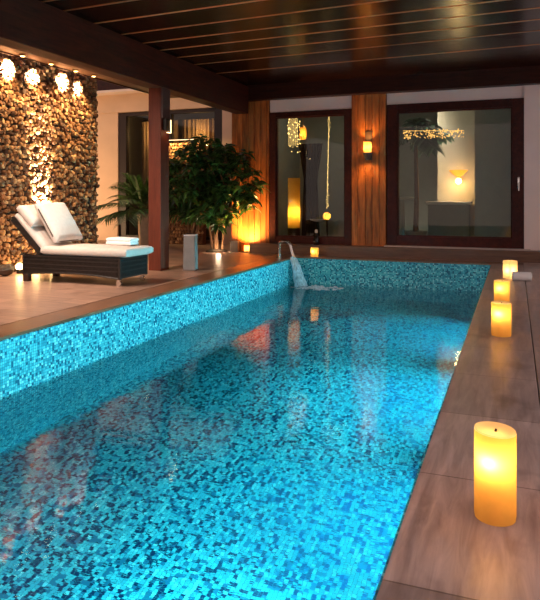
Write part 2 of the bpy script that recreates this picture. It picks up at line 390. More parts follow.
# ------------------------------------------------------------------ stone wall
def stone_wall():
    b = MB(); rnd = random.Random(3)
    p = .066
    y0, y1, z0, z1 = 2.2, 8.37, 0.0, 2.9
    rows = int((z1-z0)/(p*.84))
    for i in range(rows+1):
        z = z0 + .03 + i*p*.84
        y = y0 + (i % 2)*p*.5
        while y < y1-.02:
            cy = y + rnd.uniform(-.3,.3)*p; cz = z + rnd.uniform(-.28,.28)*p; r = p*rnd.uniform(.40,.62)
            n = rnd.choice((6,7,7,8)); h = rnd.uniform(.02,.055); a0 = rnd.random()*6; asp = rnd.uniform(.75,1.3); ro = rnd.random()*PI
            ty, tz = rnd.uniform(-.25,.25), rnd.uniform(-.25,.25)
            ring0, ring1 = [], []
            for k in range(n):
                a = a0+2*PI*k/n; rr = r*rnd.uniform(.85,1.15)
                u, w = rr*math.cos(a)*asp, rr*math.sin(a)/asp
                u, w = u*math.cos(ro)-w*math.sin(ro), u*math.sin(ro)+w*math.cos(ro)
                ring0.append(b.v((SX-.02, cy+u, max(.001,cz+w))))
                ring1.append(b.v((SX+h*.92+ty*u+tz*w, cy+u*.80, max(.004,cz+w*.80))))
            t = b.v((SX+h, cy, cz))
            for k in range(n):
                b.f([ring0[k], ring0[(k+1)%n], ring1[(k+1)%n], ring1[k]]); b.f([ring1[k], ring1[(k+1)%n], t])
            y += p
    # end face stones
    for i in range(rows+1):
        for j in range(3):
            cx = SX-.04-j*.07+rnd.uniform(-.02,.02); cz = .03+i*p*.84+rnd.uniform(-.02,.02); r = p*rnd.uniform(.42,.6); h = rnd.uniform(.01,.04)
            ring0, ring1 = [], []
            for k in range(7):
                a = 2*PI*k/7; rr = r*rnd.uniform(.85,1.15)
                ring0.append(b.v((cx+rr*math.cos(a), 8.36, max(.001,cz+rr*math.sin(a))))); ring1.append(b.v((cx+.75*rr*math.cos(a), 8.37+h, max(.003,cz+.75*rr*math.sin(a)))))
            for k in range(7): b.f([ring0[k], ring0[(k+1)%7], ring1[(k+1)%7], ring1[k]])
            b.f(ring1)
    return b
struct(stone_wall().build('wall_left','stone'))
struct(MB().box(SX-.25,SX-.005,2.2,8.365,0,2.9).build('wall_left_core','grout'))

# ------------------------------------------------------------------ pergola roof
CZ = 2.95; A = math.radians(3.2)
def calc_line(px, py):
    f, hx, hy = 635, 270, 196; yaw = math.atan(245/635)
    d = f*(1-CZ)/(py-hy); rr = (px-hx)/f*d
    X, Y = rr*math.cos(yaw)-d*math.sin(yaw), rr*math.sin(yaw)+d*math.cos(yaw)
    return Y + (X+2.3)*math.tan(A)
lines = [calc_line(*p) for p in ((94,6),(175,12),(250,17.8),(256,29.5),(262,38.7),(266,48),(300,54),(275,68))]
first = lines[0]
lines = [first-.33*k for k in range(6,0,-1)] + lines
lines = [lines[0]-.33] + lines + [10.5]
def yl(y, x): return y - (x+2.3)*math.tan(A)
cb, fb = MB(), MB()
x0, x1 = -4.6, 1.6
for ya, yb in zip(lines, lines[1:]):
    g = .012
    q = []
    for z in (CZ, CZ+.1):
        q.append([cb.v((x, yl(y, x), z)) for x, y in ((x0,ya+g),(x1,ya+g),(x1,yb-g),(x0,yb-g))])
    a, c = q
    cb.f(a[::-1]); cb.f(c)
    for k in range(4): cb.f([a[k], a[(k+1)%4], c[(k+1)%4], c[k]])
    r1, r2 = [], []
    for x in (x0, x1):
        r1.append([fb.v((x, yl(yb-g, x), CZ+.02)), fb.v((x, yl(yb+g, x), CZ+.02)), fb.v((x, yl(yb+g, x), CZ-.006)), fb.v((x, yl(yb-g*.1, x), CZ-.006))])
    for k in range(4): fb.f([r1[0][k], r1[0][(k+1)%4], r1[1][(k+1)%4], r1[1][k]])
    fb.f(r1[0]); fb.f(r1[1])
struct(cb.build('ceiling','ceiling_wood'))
struct(fb.build('ceiling_glints','edge_glint'))  # edge highlights built as pale strips between the planks
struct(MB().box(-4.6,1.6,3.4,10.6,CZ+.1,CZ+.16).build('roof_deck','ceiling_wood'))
struct(MB().box(-4.62,-4.38,-1,10.3,2.45,2.93,.012).build('beam_left','beam_wood'))
struct(MB().box(-4.62,4,10.3,10.48,2.69,CZ+.02,.008).build('beam_back','backbeam_wood'))
struct(MB().box(-5.95,-4.62,2.2,10.25,2.80,2.86).build('soffit_left','soffit_wood'))
struct(MB().box(-5.975,-5.95,2.2,10.25,2.785,2.90).build('trim_3','beam_wood'))

# post
pr = MB().box(-4.60,-4.41,7.38,7.60,0,2.46,.006); struct(pr.build('post','post_wood'))
r = empty('wall_sconce', (-4.405,7.49,1.86), label='slim bronze wall lamp with a lit edge high on the wooden post', cat='lamp')
MB().box(0,.016,-.10,.10,.18,.62,.003).build('backplate','bronze', r)
MB().box(0,.05,-.06,.06,.02,.18,.004).build('housing','black_metal', r)
MB().box(.05,.058,.05,.06,.0,.17).box(.03,.058,-.02,.06,-.010,.0).build('light_strip','led_warm', r)
light('POINT', (.12,.0,-.03), .5, WARM, 'sconce_light', .02, parent=r)

# downlights
for i, (y, w) in enumerate(((6.40,'the one above the dark rock'), (6.93,'left one of the two in view'), (7.45,'between the two in view'), (7.86,'last before the end of the wall'))):
    r = empty('downlight', (-5.84, y, 2.80), label='round warm downlight over the stone wall, %s' % w, cat='lamp', group='downlights over the stone wall')
    MB().lathe([(.04,-.001),(.04,-.02),(.028,-.024)], (0,0,0), 14, (True,False)).build('rim','brass', r, True)
    MB().lathe([(.028,-.012),(.026,-.026),(.0,-.03)], (0,0,0), 14, (True,False)).build('lens','lamp_glow', r, True)
    light('SPOT', (-.01,0,-.04), 190, (1,.68,.32), 'downlight_beam', .02, rot=Vector((-.22,0,-1)).to_track_quat('-Z','Y').to_euler(), parent=r, spot=95, blend=.9)
    light('SPOT', (-.01,0,-.04), 5500, (1,.8,.56), 'downlight_core', .015, rot=Vector((-.32,(.05,-.02,.06,.0)[i],(-.12,-.15,-.11,-.16)[i])).to_track_quat('-Z','Y').to_euler(), parent=r, spot=(46,40,50,38)[i], blend=1.)
for i in range(5):  # off-frame lamps added to brighten deck, lounger and post
    y = 2.6+.75*i
    r = empty('soffit_fill_light', (-5.2, y, 2.80), label='added warm fill light out of view in the wooden side soffit above the left deck', cat='lamp', group='added fill lights in the side soffit')
    MB().lathe([(.05,-.001),(.05,-.02),(.035,-.024)], (0,0,0), 14, (True,False)).build('rim','brass', r, True)
    MB().lathe([(.035,-.012),(.03,-.026),(.0,-.03)], (0,0,0), 14, (True,False)).build('lens','lamp_glow', r, True)
    light('SPOT', (0,0,-.04), 320, (1,.75,.58), 'soffit_fill_beam', .03, rot=Vector((.25,.35,-1)).to_track_quat('-Z','Y').to_euler(), parent=r, spot=120, blend=1.)
# uplights at the foot of the stone wall
for (x, y, e, w) in ((-5.98,6.50,22,'leftmost by the rock'), (-6.0,6.82,22,'middle one'), (-5.95,7.12,130,'behind the sun lounger')):
    r = empty('floor_uplight', (x, y, 0), label='small glowing uplight at the foot of the stone wall, %s' % w, cat='lamp', group='floor uplights at the stone wall')
    MB().lathe([(.04,0),(.04,.05),(.034,.055)], seg=14).build('housing','black_metal', r, True)
    MB().sphere((0,0,.085), .05, 14, 10).build('lens','lamp_glow', r, True)
    light('SPOT', (0,0,.15), e, (1,.68,.3), 'uplight_beam', .02, rot=Vector((-.16,0,1)).to_track_quat('-Z','Y').to_euler(), parent=r, spot=70, blend=.9)
    if e > 100: light('SPOT', (0,0,.15), 15000, (1,.8,.55), 'uplight_core', .02, rot=Vector((-.26,-.05,.95)).to_track_quat('-Z','Y').to_euler(), parent=r, spot=30, blend=.9)
    light('POINT', (.06,-.06,.13), 5, (1,.65,.25), 'uplight_spill', .03, parent=r)
b = MB(); b.sphere((0,0,.075), .1, 12, 8, (.8,1.2,.75)); 
for v in b.bm.verts: v.co *= 1+random.uniform(-.12,.12); v.co.z = max(0, v.co.z)
tag(b.build('rock','rock', loc=(-5.94,6.22,0)), 'dark rock on the deck at the foot of the stone wall', 'rock')

# ------------------------------------------------------------------ far left building
BY = 12.0
struct(MB().box(-11,-8.27,BY,BY+.25,0,2.86).box(-5.7,-4.5,BY,BY+.25,0,2.86).build('wall_back','cream'))
struct(MB().box(-11,-4.5,BY-.03,BY+.25,2.86,3.26).build('trim_5','cream'))
struct(MB().box(-11,-4.5,BY-.35,BY+.3,3.26,3.31).build('roof_edge','plaster'))
struct(MB().box(-11,-4.5,BY-.2,BY+.3,3.31,4.6).build('roof_sky_mask','beam_wood'))  # dark box added to hide the bright sky above the roof
struct(MB().box(-11,-8.25,BY-.04,BY,0,.36,.01).build('baseboard_back','cream'))
struct(MB().box(-8.27,-5.7,BY-.02,BY+.3,-.01,.07,.01).build('trim_6','curb_wood'))
d = empty('door_1', (0,BY+.06,0)); struct(d)
MB().box(-8.26,-8.08,-.03,.1,.07,2.85).box(-5.89,-5.71,-.03,.1,.07,2.85).box(-8.08,-5.89,-.03,.1,2.78,2.85).box(-8.08,-5.89,-.03,.1,.07,.13).box(-7.02,-6.94,-.03,.1,.13,2.78).build('frame','door_frame', d)
MB().box(-8.08,-7.02,.03,.04,.13,2.78).build('pane','glass', d); MB().box(-6.94,-5.89,.03,.04,.13,2.78).build('pane','glass', d)
struct(MB().box(-9,-8.6,BY+.25,BY+2.4,0,3).box(-5.2,-5,BY+.25,BY+2.4,0,3).box(-9,-5,BY+2.4,BY+2.5,0,3).box(-9,-5,BY+.25,BY+2.4,3,3.1).build('wall_lounge','room_light'))
struct(MB().box(-9,-5,BY+.25,BY+2.4,-.1,.01).build('floor_lounge','curb_wood'))
def curtain(xa, xb, yy, label):
    b = MB(); n = int((xb-xa)/.012); pr = None
    for i in range(n+1):
        x = xa+(xb-xa)*i/n; o = .045*math.sin(i*.75)+.015*math.sin(i*.31+1)
        c = [b.v((x, yy+o, .1)), b.v((x, yy+o*.8, 2.7)), b.v((x, yy+o*.8+.008, 2.7)), b.v((x, yy+o+.008, .1))]
        if pr:
            for k in range(4): b.f([pr[k], c[k], c[(k+1)%4], pr[(k+1)%4]])
        pr = c
    o = tag(b.build('curtain','curtain', smooth=True), label, 'curtain', 'curtains behind the sliding door'); return o
r = empty('garden_fill_light', (-9.9,9.6,0), label='added hidden fill light washing the cream wall behind the stone wall', cat='lamp')  # unseen lamp added to brighten the cream wall
MB().lathe([(.06,0),(.06,.06),(.05,.07)], seg=14).build('housing','black_metal', r, True); MB().lathe([(.05,.07),(.04,.09),(0,.095)], seg=14, caps=(True,False)).build('lens','lamp_glow', r, True)
light('SPOT', (0,0,.12), 900, (1,.62,.32), 'uplight_beam', .04, rot=Vector((.75,1.3,.95)).to_track_quat('-Z','Y').to_euler(), parent=r, spot=120, blend=1.)
curtain(-8.0,-7.05, BY+.55, 'brown pleated curtain behind the glass left of the wooden post')
curtain(-6.95,-5.8, BY+.55, 'brown pleated curtain behind the glass above the broad-leaved tree')
for x in (-7.6,-6.4): light('POINT', (x,BY+.32,2.4), 30, WARM, 'lounge_fill', .1)  # lamps added to brighten the curtains, no fixture
struct(MB().box(-11.7,-11.5,-2,BY+.3,0,3.6).build('reflection_blocker','dark_wood'))  # unseen dark wall added to darken the reflection in the door glass
# lit stone-clad planter wall in front of the curtains (behind the tree)
b = MB(); rnd = random.Random(5)
b.box(-6.8,-5.95,11.60,11.75,0,2.1)
for i in range(30):
    for j in range(12):
        cx = -6.76+j*.07+rnd.uniform(-.02,.02)+(i%2)*.03; cz = .04+i*.07; rr = rnd.uniform(.026,.038); h = rnd.uniform(.02,.05)
        n = 6; a0 = rnd.random()*6
        r0 = [b.v((cx+rr*math.cos(a0+k*PI/3), 11.6, cz+rr*math.sin(a0+k*PI/3))) for k in range(n)]
        r1 = [b.v((cx+.7*rr*math.cos(a0+k*PI/3), 11.6-h, cz+.7*rr*math.sin(a0+k*PI/3))) for k in range(n)]
        for k in range(n): b.f([r0[k], r0[(k+1)%n], r1[(k+1)%n], r1[k]])
        b.f(r1)
tag(b.build('stone_screen','stone'), 'low stone-clad screen lit gold behind the broad-leaved trees', 'screen')
r = empty('picture_light', (-6.5,11.42,2.14), label='thin warm light bar along the top of the stone-clad screen', cat='lamp')
MB().box(-.5,.45,-.006,.006,0,.008).build('diffuser','led_warm', r); MB().box(-.5,.45,-.03,.2,.008,.022).build('cover','dark_wood', r)
light('AREA', (0,.0,-.01), 26, (1,.7,.25), 'screen_light', .9, rot=Vector((0,.35,-1)).to_track_quat('-Z','Y').to_euler(), parent=r, shape='RECTANGLE', sy=.04)

# ------------------------------------------------------------------ window wall
# plaster around the openings: opening 1 X -4.05..-2.57, opening 2 X -1.98..0.13, z .17..2.48
struct(MB().box(-4.05,-2.57,WY,WY+.2,2.48,CZ).box(-1.98,.13,WY,WY+.2,2.51,CZ).box(.13,4,WY-.04,WY+.2,.17,CZ).build('wall_far','plaster_mauve'))
b = MB()
x = -4.79
ws = [.115,.1,.125,.11,.12,.105,.06]
for w in ws:
    b.box(x+.003,min(x+w,-4.06)-.003,WY-.02,WY+.06,0.0,2.72,.004); x += w
for k in range(5): b.box(-4.79,-4.76,WY+.062+k*.29,WY+.062+k*.29+.28,0,2.72,.004)
struct(b.build('wall_panelling','panel_wood')); b = MB()
x = -2.565
for w in (.11,.125,.115,.12,.11):
    b.box(x+.003,x+w-.003,WY-.05,WY+.1,.17,2.72,.004); x += w
struct(b.build('wall_pillar','panel_wood'))
struct(MB().box(-4.76,-4.06,WY+.06,WY+.2,0,2.9).box(-2.56,-1.98,WY+.1,WY+.2,0,2.9).box(-4.755,-4.6,WY+.2,12,0,2.9).build('wall_far_core','dark_wood'))

def window(name, xa, xb, za, zb, fw, handle):
    d = struct(empty(name, (0,WY,0)))
    b = MB()
    b.box(xa+fw,xb-fw,-.03,.10,zb-fw*.75,zb,.005).box(xa+fw,xb-fw,-.03,.10,za,za+fw,.005).box(xa,xa+fw,-.03,.10,za,zb,.008).box(xb-fw,xb,-.03,.10,za,zb,.008)
    g = .02
    b.box(xa+fw+g,xb-fw-g,-.005,.06,zb-fw*.75-g,zb-fw*.75).box(xa+fw+g,xb-fw-g,-.005,.06,za+fw,za+fw+g).box(xa+fw,xa+fw+g,-.005,.06,za+fw,zb-fw*.75).box(xb-fw-g,xb-fw,-.005,.06,za+fw,zb-fw*.75)
    b.build('frame','frame_wood', d)
    MB().box(xa+fw,xb-fw,.04,.05,za+fw,zb-fw*.75).build('pane','glass', d)
    if handle:
        hb = MB().box(xb-fw*.55,xb-fw*.38,-.045,-.03,1.11,1.29,.004).tube([(xb-fw*.46,-.035,1.2),(xb-fw*.46,-.075,1.2),(xb-fw*.46,-.08,1.08)], .011, 8)
        tag(hb.build('handle','steel', d, True), 'chrome handle')
    return d
window('window_1', -4.05,-2.57,.17,2.47,.115,False)
window('window_2', -1.975,.13,.17,2.505,.17,True)
struct(MB().box(-2.0,.22,10.36,WY-.03,.17,.19,.004).build('trim_7','sill'))

# room behind the windows
for nm, q in (('back',(-4.4,1.2,13.2,13.3)),('left',(-4.5,-4.4,10.7,13.3)),('right',(1.2,1.3,10.7,13.3)),('middle',(-2.5,-2.4,10.75,13.2)),('partition',(-.62,1.2,11.0,11.1))):
    struct(MB().box(*q,0,3).build('wall_room_'+nm,'room_grey'))
struct(MB().box(-4.5,1.3,10.7,13.3,3,3.1).build('ceiling_room','room_grey'))
struct(MB().box(-4.5,1.3,10.7,13.3,-.1,0).build('floor_room','curb_wood'))
struct(MB().box(-1.35,-.62,12.2,13.2,0,3).build('wall_alcove','room_light'))
light('AREA', (-1.45,11.85,2.95), 40, (1,.88,.72), 'room_light', .5, to=(-1.45,11.9,0), spread=70)  # lamps here added to brighten tub and room, no fixture
light('AREA', (-1.2,11.3,2.95), 14, (1,.88,.7), 'room_light', .5, to=(-1.2,11.3,0))
light('AREA', (-3.3,11.8,2.95), 14, (1,.88,.7), 'room_light', .5, to=(-3.3,11.8,0))

def onY(px, py, Y):
    f, hx, hy = 635, 270, 196; yaw = math.atan(245/635); r = (px-hx)/f
    d = Y/(r*math.sin(yaw)+math.cos(yaw)); return (r*d*math.cos(yaw)-d*math.sin(yaw), Y, 1-(py-hy)/f*d)

# right window: lit wall lamp, tub, palm, bead garland, shelf
p = onY(459,172,12.15)
r = empty('wall_lamp', (p[0],12.19,p[2]), label='brass uplight bowl glowing on the wall inside the right window', cat='lamp')
MB().lathe([(.02,-.09),(.07,-.07),(.17,.03),(.16,.03),(.06,-.05)], (0,-.17,0), 20, (True,True)).build('bowl','shade_glass', r, True)
MB().box(-.03,.03,-.02,0,-.12,.02).build('bracket','brass', r)
MB().sphere((0,-.14,-.17), .06).build('bulb','lamp_glow', r, True)
light('POINT', (0,-.17,.06), 5, WARM, 'wall_lamp_glow', .03, parent=r); light('POINT', (0,-.24,-.25), 22, WARM, 'wall_lamp_down', .04, parent=r)
ta, tb2 = onY(427,202,11.95), onY(472,202,11.95)
b = MB(); b.box(ta[0],tb2[0],11.72,12.16,ta[2]-.05,ta[2]+.01,.025); tb = empty('bathtub', (0,0,0), label='white bathtub rim with a grey side inside the right window', cat='bathtub')
b.build('rim','white_ceramic', tb, True)
MB().box(ta[0]+.04,tb2[0]-.04,11.75,12.12,0,ta[2]-.05,.02).build('body','room_grey', tb)
p = onY(409,197,11.9); p = (p[0],11.9,p[2])
sh = empty('bench', (p[0],11.9,0), label='small white-topped bench left of the bathtub inside the right window', cat='bench')
MB().box(-.15,.15,-.15,.15,p[2]-.05,p[2],.01).build('seat','white_ceramic', sh)
for sx in (-1,1):
    for sy in (-1,1): MB().box(sx*.12-.015,sx*.12+.015,sy*.12-.015,sy*.12+.015,0,p[2]-.05).build('leg','room_light', sh)
def palm(b, c, n, ln, rnd, amin=.25, amax=1.3, droop=.5, lw=.035, ll=.28, heads=None):
    for k in range(n):
        az = 2*PI*k/n + rnd.uniform(-.25,.25); el = rnd.uniform(amin, amax); l = ln*rnd.uniform(.75,1.1)
        if heads: az, el = heads[k]
        pts = []
        for i in range(9):
            t = i/8; hr = l*t*math.cos(el)*(1+.15*t); z = l*(t*math.sin(el) - droop*(.35+.85*math.cos(el))*t*t)
            pts.append(Vector((c[0]+hr*math.cos(az), c[1]+hr*math.sin(az), c[2]+z)))
        b.tube(pts, [.008*(1-.8*i/8) for i in range(9)], 5)
        for i in range(2, 34):
            t = .18+.82*i/34; j = min(7, int(t*8)); u = t*8-j; q = pts[j].lerp(pts[j+1], u); d = (pts[j+1]-pts[j]).normalized()
            side = d.cross(Vector((0,0,1))).normalized()
            sg = 1 if i % 2 else -1
            b.leaf(q, side*sg*.75 + d*.65 + Vector((0,0,.12)), Vector((0,0,1)), ll*(1.15-.75*abs(t-.4)), lw, .45)
    return b
pc = onY(425,150,11.55)
r = empty('indoor_palm', (-1.64,11.40,0), label='dark leafy palm inside the right window at its upper left', cat='plant')
rnd = random.Random(11)
palm(MB(), (0,0,2.1), 16, .5, rnd, -.1, 1.0, .5, .07, .32).build('foliage','indoor_leaf', r)
MB().tube([(0,0,.3),(.02,0,1.0),(0,0,2.15)], [.05,.04,.03], 8).build('trunk','bark', r, True)
MB().lathe([(.13,0),(.18,.3),(.2,.38),(.18,.38),(.17,.34)], seg=18).build('pot','terracotta', r, True)
b = MB(); pa, pb = onY(403,135,10.8), onY(464,135,10.8)
rnd = random.Random(2)
for k in range(150):
    t = rnd.random(); b.sphere((pa[0]+(pb[0]-pa[0])*t, 10.8+rnd.uniform(-.03,.03), pa[2]+rnd.uniform(-.07,.07)), rnd.uniform(.006,.014), 5, 4)
b.tube([(pa[0],10.8,pa[2]+.07),(pb[0],10.8,pb[2]+.07)], .004, 5)
tag(b.build('fairy_light_garland','fairy_dim'), 'short horizontal garland of tiny amber lights inside the right window', 'string lights')

# left window: tall lit candle, amber lantern, hanging fairy lights, globe, drape, bowl
yy = 11.25
p0, p1, p2 = onY(294,228,yy), onY(294,178,yy), onY(294,195,yy)
r = empty('pillar_lamp', (p0[0],yy,0), label='tall glowing yellow cylinder lamp inside the left window', cat='lamp')
MB().lathe([(.115,p0[2]),(.115,p1[2])], seg=24, caps=(True,False)).build('shade','shade_glass', r, True)
MB().lathe([(.12,0),(.12,p0[2]),(.1,p0[2])], seg=24).build('base','dark_wood', r, True)
light('POINT', (0,0,p0[2]+.3), 9, (1,.62,.12), 'pillar_glow', .03, parent=r)
p = onY(303,134,11.3)
r = empty('lantern', (p[0],11.3,p[2]-.1), label='amber glass lantern hanging in the upper part of the left window', cat='lantern')
MB().lathe([(.055,0),(.06,.02),(.06,.2),(.05,.22)], seg=16).build('shade','shade_glass', r, True)
MB().lathe([(.05,.22),(.02,.26),(.006,.27),(.006,3.0-p[2]+.1)], seg=10).build('hanger','brass', r, True)
light('POINT', (0,0,.1), 2.5, AMBER, 'lantern_glow', .02, parent=r)
rnd = random.Random(4)
pa, pb = onY(329,120,11.2), onY(327,208,11.2)
b = MB(); b.tube([pa, pb], .0015, 4)
for k in range(64):
    t = (k/63)**1.0; w = .008+.06*max(0, t-.6)+.10*max(0, .22-t)
    b.sphere((pa[0]+(pb[0]-pa[0])*t+rnd.uniform(-w,w), 11.2+rnd.uniform(-w,w), pa[2]+(pb[2]-pa[2])*t), rnd.uniform(.003,.007), 5, 4)
b.tube([(pa[0],11.2,pa[2]),(pa[0],11.2,3.0)], .003, 4)
tag(b.build('fairy_light_string','fairy'), 'long vertical string of tiny warm lights on the right in the left window', 'string lights')
pa, pb = onY(291,116,11.2), onY(300,140,11.2)
b = MB()
for k in range(75):
    t = rnd.random()**1.5; b.sphere((pa[0]+(pb[0]-pa[0])*rnd.uniform(-.35,1.1), 11.2+rnd.uniform(-.05,.05), pa[2]+(pb[2]-pa[2])*t*1.5), rnd.uniform(.004,.011), 5, 4)
for k in range(5): b.tube([(pa[0]+k*.04-.04,11.2,3.0),(pa[0]+k*.04-.04,11.2,pb[2]-.1)], .002, 4)
tag(b.build('fairy_light_bunch','fairy'), 'bunch of bright fairy lights at the upper left in the left window', 'string lights')
p = onY(327,216,11.2)
r = empty('globe_lamp', (p[0],11.2,0), label='small round glowing globe lamp at the foot of the light string', cat='lamp')
MB().sphere((0,0,p[2]), .07, 16, 10).build('globe','shade_glass', r, True)
light('POINT', (0,0,p[2]), 1.6, WARM, 'globe_glow', .02, parent=r)
MB().lathe([(.14,0),(.14,.02),(.02,.03),(.02,p[2]-.07)], seg=16).build('stand','dark_wood', r, True)
b = MB(); pr = None
pa, pb = onY(301,150,11.6), onY(320,150,11.6)
for i in range(41):
    t = i/40; c = []
    for z, k in ((.02,1.), (1.3,.7), (2.0,1.25)):
        xm = (pa[0]+pb[0])/2; x = xm+(pa[0]+(pb[0]-pa[0])*t-xm)*k
        c.append((x, 11.6+.03*math.sin(i*1.1), z))
    cc = [b.v(q) for q in c] + [b.v((q[0],q[1]+.02,q[2])) for q in c[::-1]]
    if pr:
        for k in range(6): b.f([pr[k], cc[k], cc[(k+1)%6], pr[(k+1)%6]])
    pr = cc
tag(b.build('drape','drape', smooth=True), 'dark brown gathered drape inside the left window', 'curtain')
p = onY(318,219,11.0)
r = empty('serving_bowl', (p[0],10.98,0), label='shallow white bowl on a dark stand inside the left window', cat='bowl')
MB().lathe([(.04,p[2]-.05),(.10,p[2]-.035),(.16,p[2]),(.15,p[2]),(.09,p[2]-.025)], seg=22).build('dish','white_ceramic', r, True)
MB().lathe([(.1,0),(.1,.02),(.015,.04),(.015,p[2]-.05)], seg=14).build('stand','black_metal', r, True)

# sconce on the panelled pillar
r = empty('pillar_sconce', (-2.27,WY-.05,1.80), label='amber glass wall lamp on the timber pillar between the windows', cat='lamp')
MB().box(-.06,.06,-.012,0,-.2,.28,.004).build('backplate','dark_wood', r)
MB().lathe([(.02,-.2),(.05,-.16),(.075,-.1),(.075,-.085)], (0,-.1,0), 18).build('bowl','bronze', r, True)
MB().lathe([(.068,-.085),(.068,.09)], (0,-.1,0), 22, (False,False)).build('shade','shade_glass', r, True)
light('POINT', (0,-.1,.0), 3.5, WARM, 'sconce_glow', .025, parent=r)
light('SPOT', (0,-.11,.1), 24, AMBER, 'sconce_up', .02, rot=Vector((0,.35,1)).to_track_quat('-Z','Y').to_euler(), parent=r, spot=110, blend=1.)
light('SPOT', (0,-.18,-.2), 22, AMBER, 'sconce_down', .03, rot=Vector((0,.2,-1)).to_track_quat('-Z','Y').to_euler(), parent=r, spot=140, blend=1.)
MB().box(-.012,.012,-.1,-.01,-.14,-.12).build('arm','bronze', r)

# ------------------------------------------------------------------ sun lounger
X0, X1, Y0, Y1, BZ0, BZ1 = -5.39, -4.06, 5.93, 6.46, .085, .31
lg = empty('sun_lounger', ((X0+X1)/2,(Y0+Y1)/2,0), label='dark wicker sun lounger with pale mattress and raised backrest by the stone wall', cat='sun lounger')
hx, hy = (X1-X0)/2, (Y1-Y0)/2
b = MB()
def apron(t): return BZ0 + .035*math.sin(PI*min(1,max(0,t)))
n = 78
for side in (-1,1):
    for i in range(n+1):
        x = -hx+2*hx*i/n; w = .0058
        b.box(x-w,x+w, side*hy-.006, side*hy+.006, apron(i/n), BZ1)
    for z in (.30,.26,.21,.16): b.box(-hx,hx,side*hy-.009,side*hy+.009,z-.007,z+.007)
    for i in range(12):
        a, c = i/12, (i+1)/12
        b.tube([(-hx+2*hx*a,side*hy,apron(a)),(-hx+2*hx*c,side*hy,apron(c))], .011, 6)
n = 30
for side in (-1,1):
    for i in range(n+1):
        y = -hy+2*hy*i/n; b.box(side*hx-.006,side*hx+.006,y-.0058,y+.0058,BZ0,BZ1)
    for z in (.30,.26,.21,.16,BZ0+.008): b.box(side*hx-.009,side*hx+.009,-hy,hy,z-.007,z+.007)
for sx in (-1,1):
    for sy in (-1,1): b.box(sx*hx-.014,sx*hx+.014,sy*hy-.014,sy*hy+.014,BZ0-.01,BZ1)
b.build('base','wicker', lg)
MB().box(-hx,hx,-hy,hy,BZ1-.012,BZ1+.008,.004).build('deck_frame','black_metal', lg)
for sy in (-1,1):
    MB().box(-hx-.0,-hx+.075,sy*hy-.02-.02*(sy>0),sy*hy+.02+.02*(sy<0),0,BZ0,.004).build('foot','dark_wood', lg)
    w = MB().box(hx-.045,hx-.015,sy*(hy-.03)-.02,sy*(hy-.03)+.02,.05,BZ0+.01)
    cs = tag(w.build('caster','steel', lg), 'small metal caster')
    MB().tube([(hx-.03,sy*(hy-.03)-.014,.032),(hx-.03,sy*(hy-.03)+.014,.032)], .032, 14).build('wheel','steel', cs, True)
def pad(b, x0, x1, y0, y1, z0, z1, r, mat=None, nx=14, ny=8, puff=.012):
    """rounded, slightly puffed cushion"""
    def P(u, v, top):
        x = x0+(x1-x0)*u; y = y0+(y1-y0)*v
        e = min(1, min(u*(x1-x0), (1-u)*(x1-x0), v*(y1-y0), (1-v)*(y1-y0))/r); k = math.sqrt(max(0, 1-(1-e)**2))
        m = (z0+z1)/2; h = (z1-z0)/2*(.45+.55*k) + puff*math.sin(PI*u)*math.sin(PI*v)*k
        return (x, y, m+h if top else m-h)
    us = [0,.5*r/(x1-x0),r/(x1-x0)] + [r/(x1-x0)+(1-2*r/(x1-x0))*(i+1)/nx for i in range(nx)]; us += [1-.5*r/(x1-x0), 1]
    vs = [0,.5*r/(y1-y0),r/(y1-y0)] + [r/(y1-y0)+(1-2*r/(y1-y0))*(i+1)/ny for i in range(ny)]; vs += [1-.5*r/(y1-y0), 1]
    g = {}
    for t in (0,1):
        for i, u in enumerate(us):
            for j, v in enumerate(vs):
                q = b.v(P(u, v, t)); 
                if mat is not None: q.co = mat @ q.co
                g[t,i,j] = q
    I, J = len(us)-1, len(vs)-1
    for i in range(I):
        for j in range(J):
            b.f([g[1,i,j],g[1,i+1,j],g[1,i+1,j+1],g[1,i,j+1]]); b.f([g[0,i,j],g[0,i,j+1],g[0,i+1,j+1],g[0,i+1,j]])
    for i in range(I):
        b.f([g[0,i,0],g[0,i+1,0],g[1,i+1,0],g[1,i,0]]); b.f([g[0,i,J],g[1,i,J],g[1,i+1,J],g[0,i+1,J]])
    for j in range(J):
        b.f([g[0,0,j],g[1,0,j],g[1,0,j+1],g[0,0,j+1]]); b.f([g[0,I,j],g[0,I,j+1],g[1,I,j+1],g[1,I,j]])
    return b
hinge = -5.12+(-(X0+X1)/2)
pad(MB(), hinge-.02, hx+.085, -hy-.01, hy+.03, BZ1+.01, BZ1+.105, .045).build('mattress','cushion', lg, True)
ang = math.radians(44)
R = Matrix.Translation(Vector((hinge,0,BZ1+.02))*S) @ Matrix.Rotation(ang,4,'Y')      # local -x goes up the back
bk = MB().box(-.62,0,-hy,hy,-.03,0,.008,mat=R).box(-.60,-.02,-hy-.006,-hy+.012,-.05,.02,mat=R).box(-.60,-.02,hy-.012,hy+.006,-.05,.02,mat=R).build('backrest','wicker', lg)
pad(MB(), -.60, .0, -hy+.005, hy-.005, .0, .085, .04, R).build('back_mattress','cushion', lg, True)
pad(MB(), -.64, -.33, -hy+.0, hy+.0, .075, .19, .055, R, puff=.03).build('head_pillow','cushion', lg, True)
MB().box(hinge-.3,hinge-.27,-.03,.03,BZ1,BZ1+.22).build('stay','black_metal', bk)
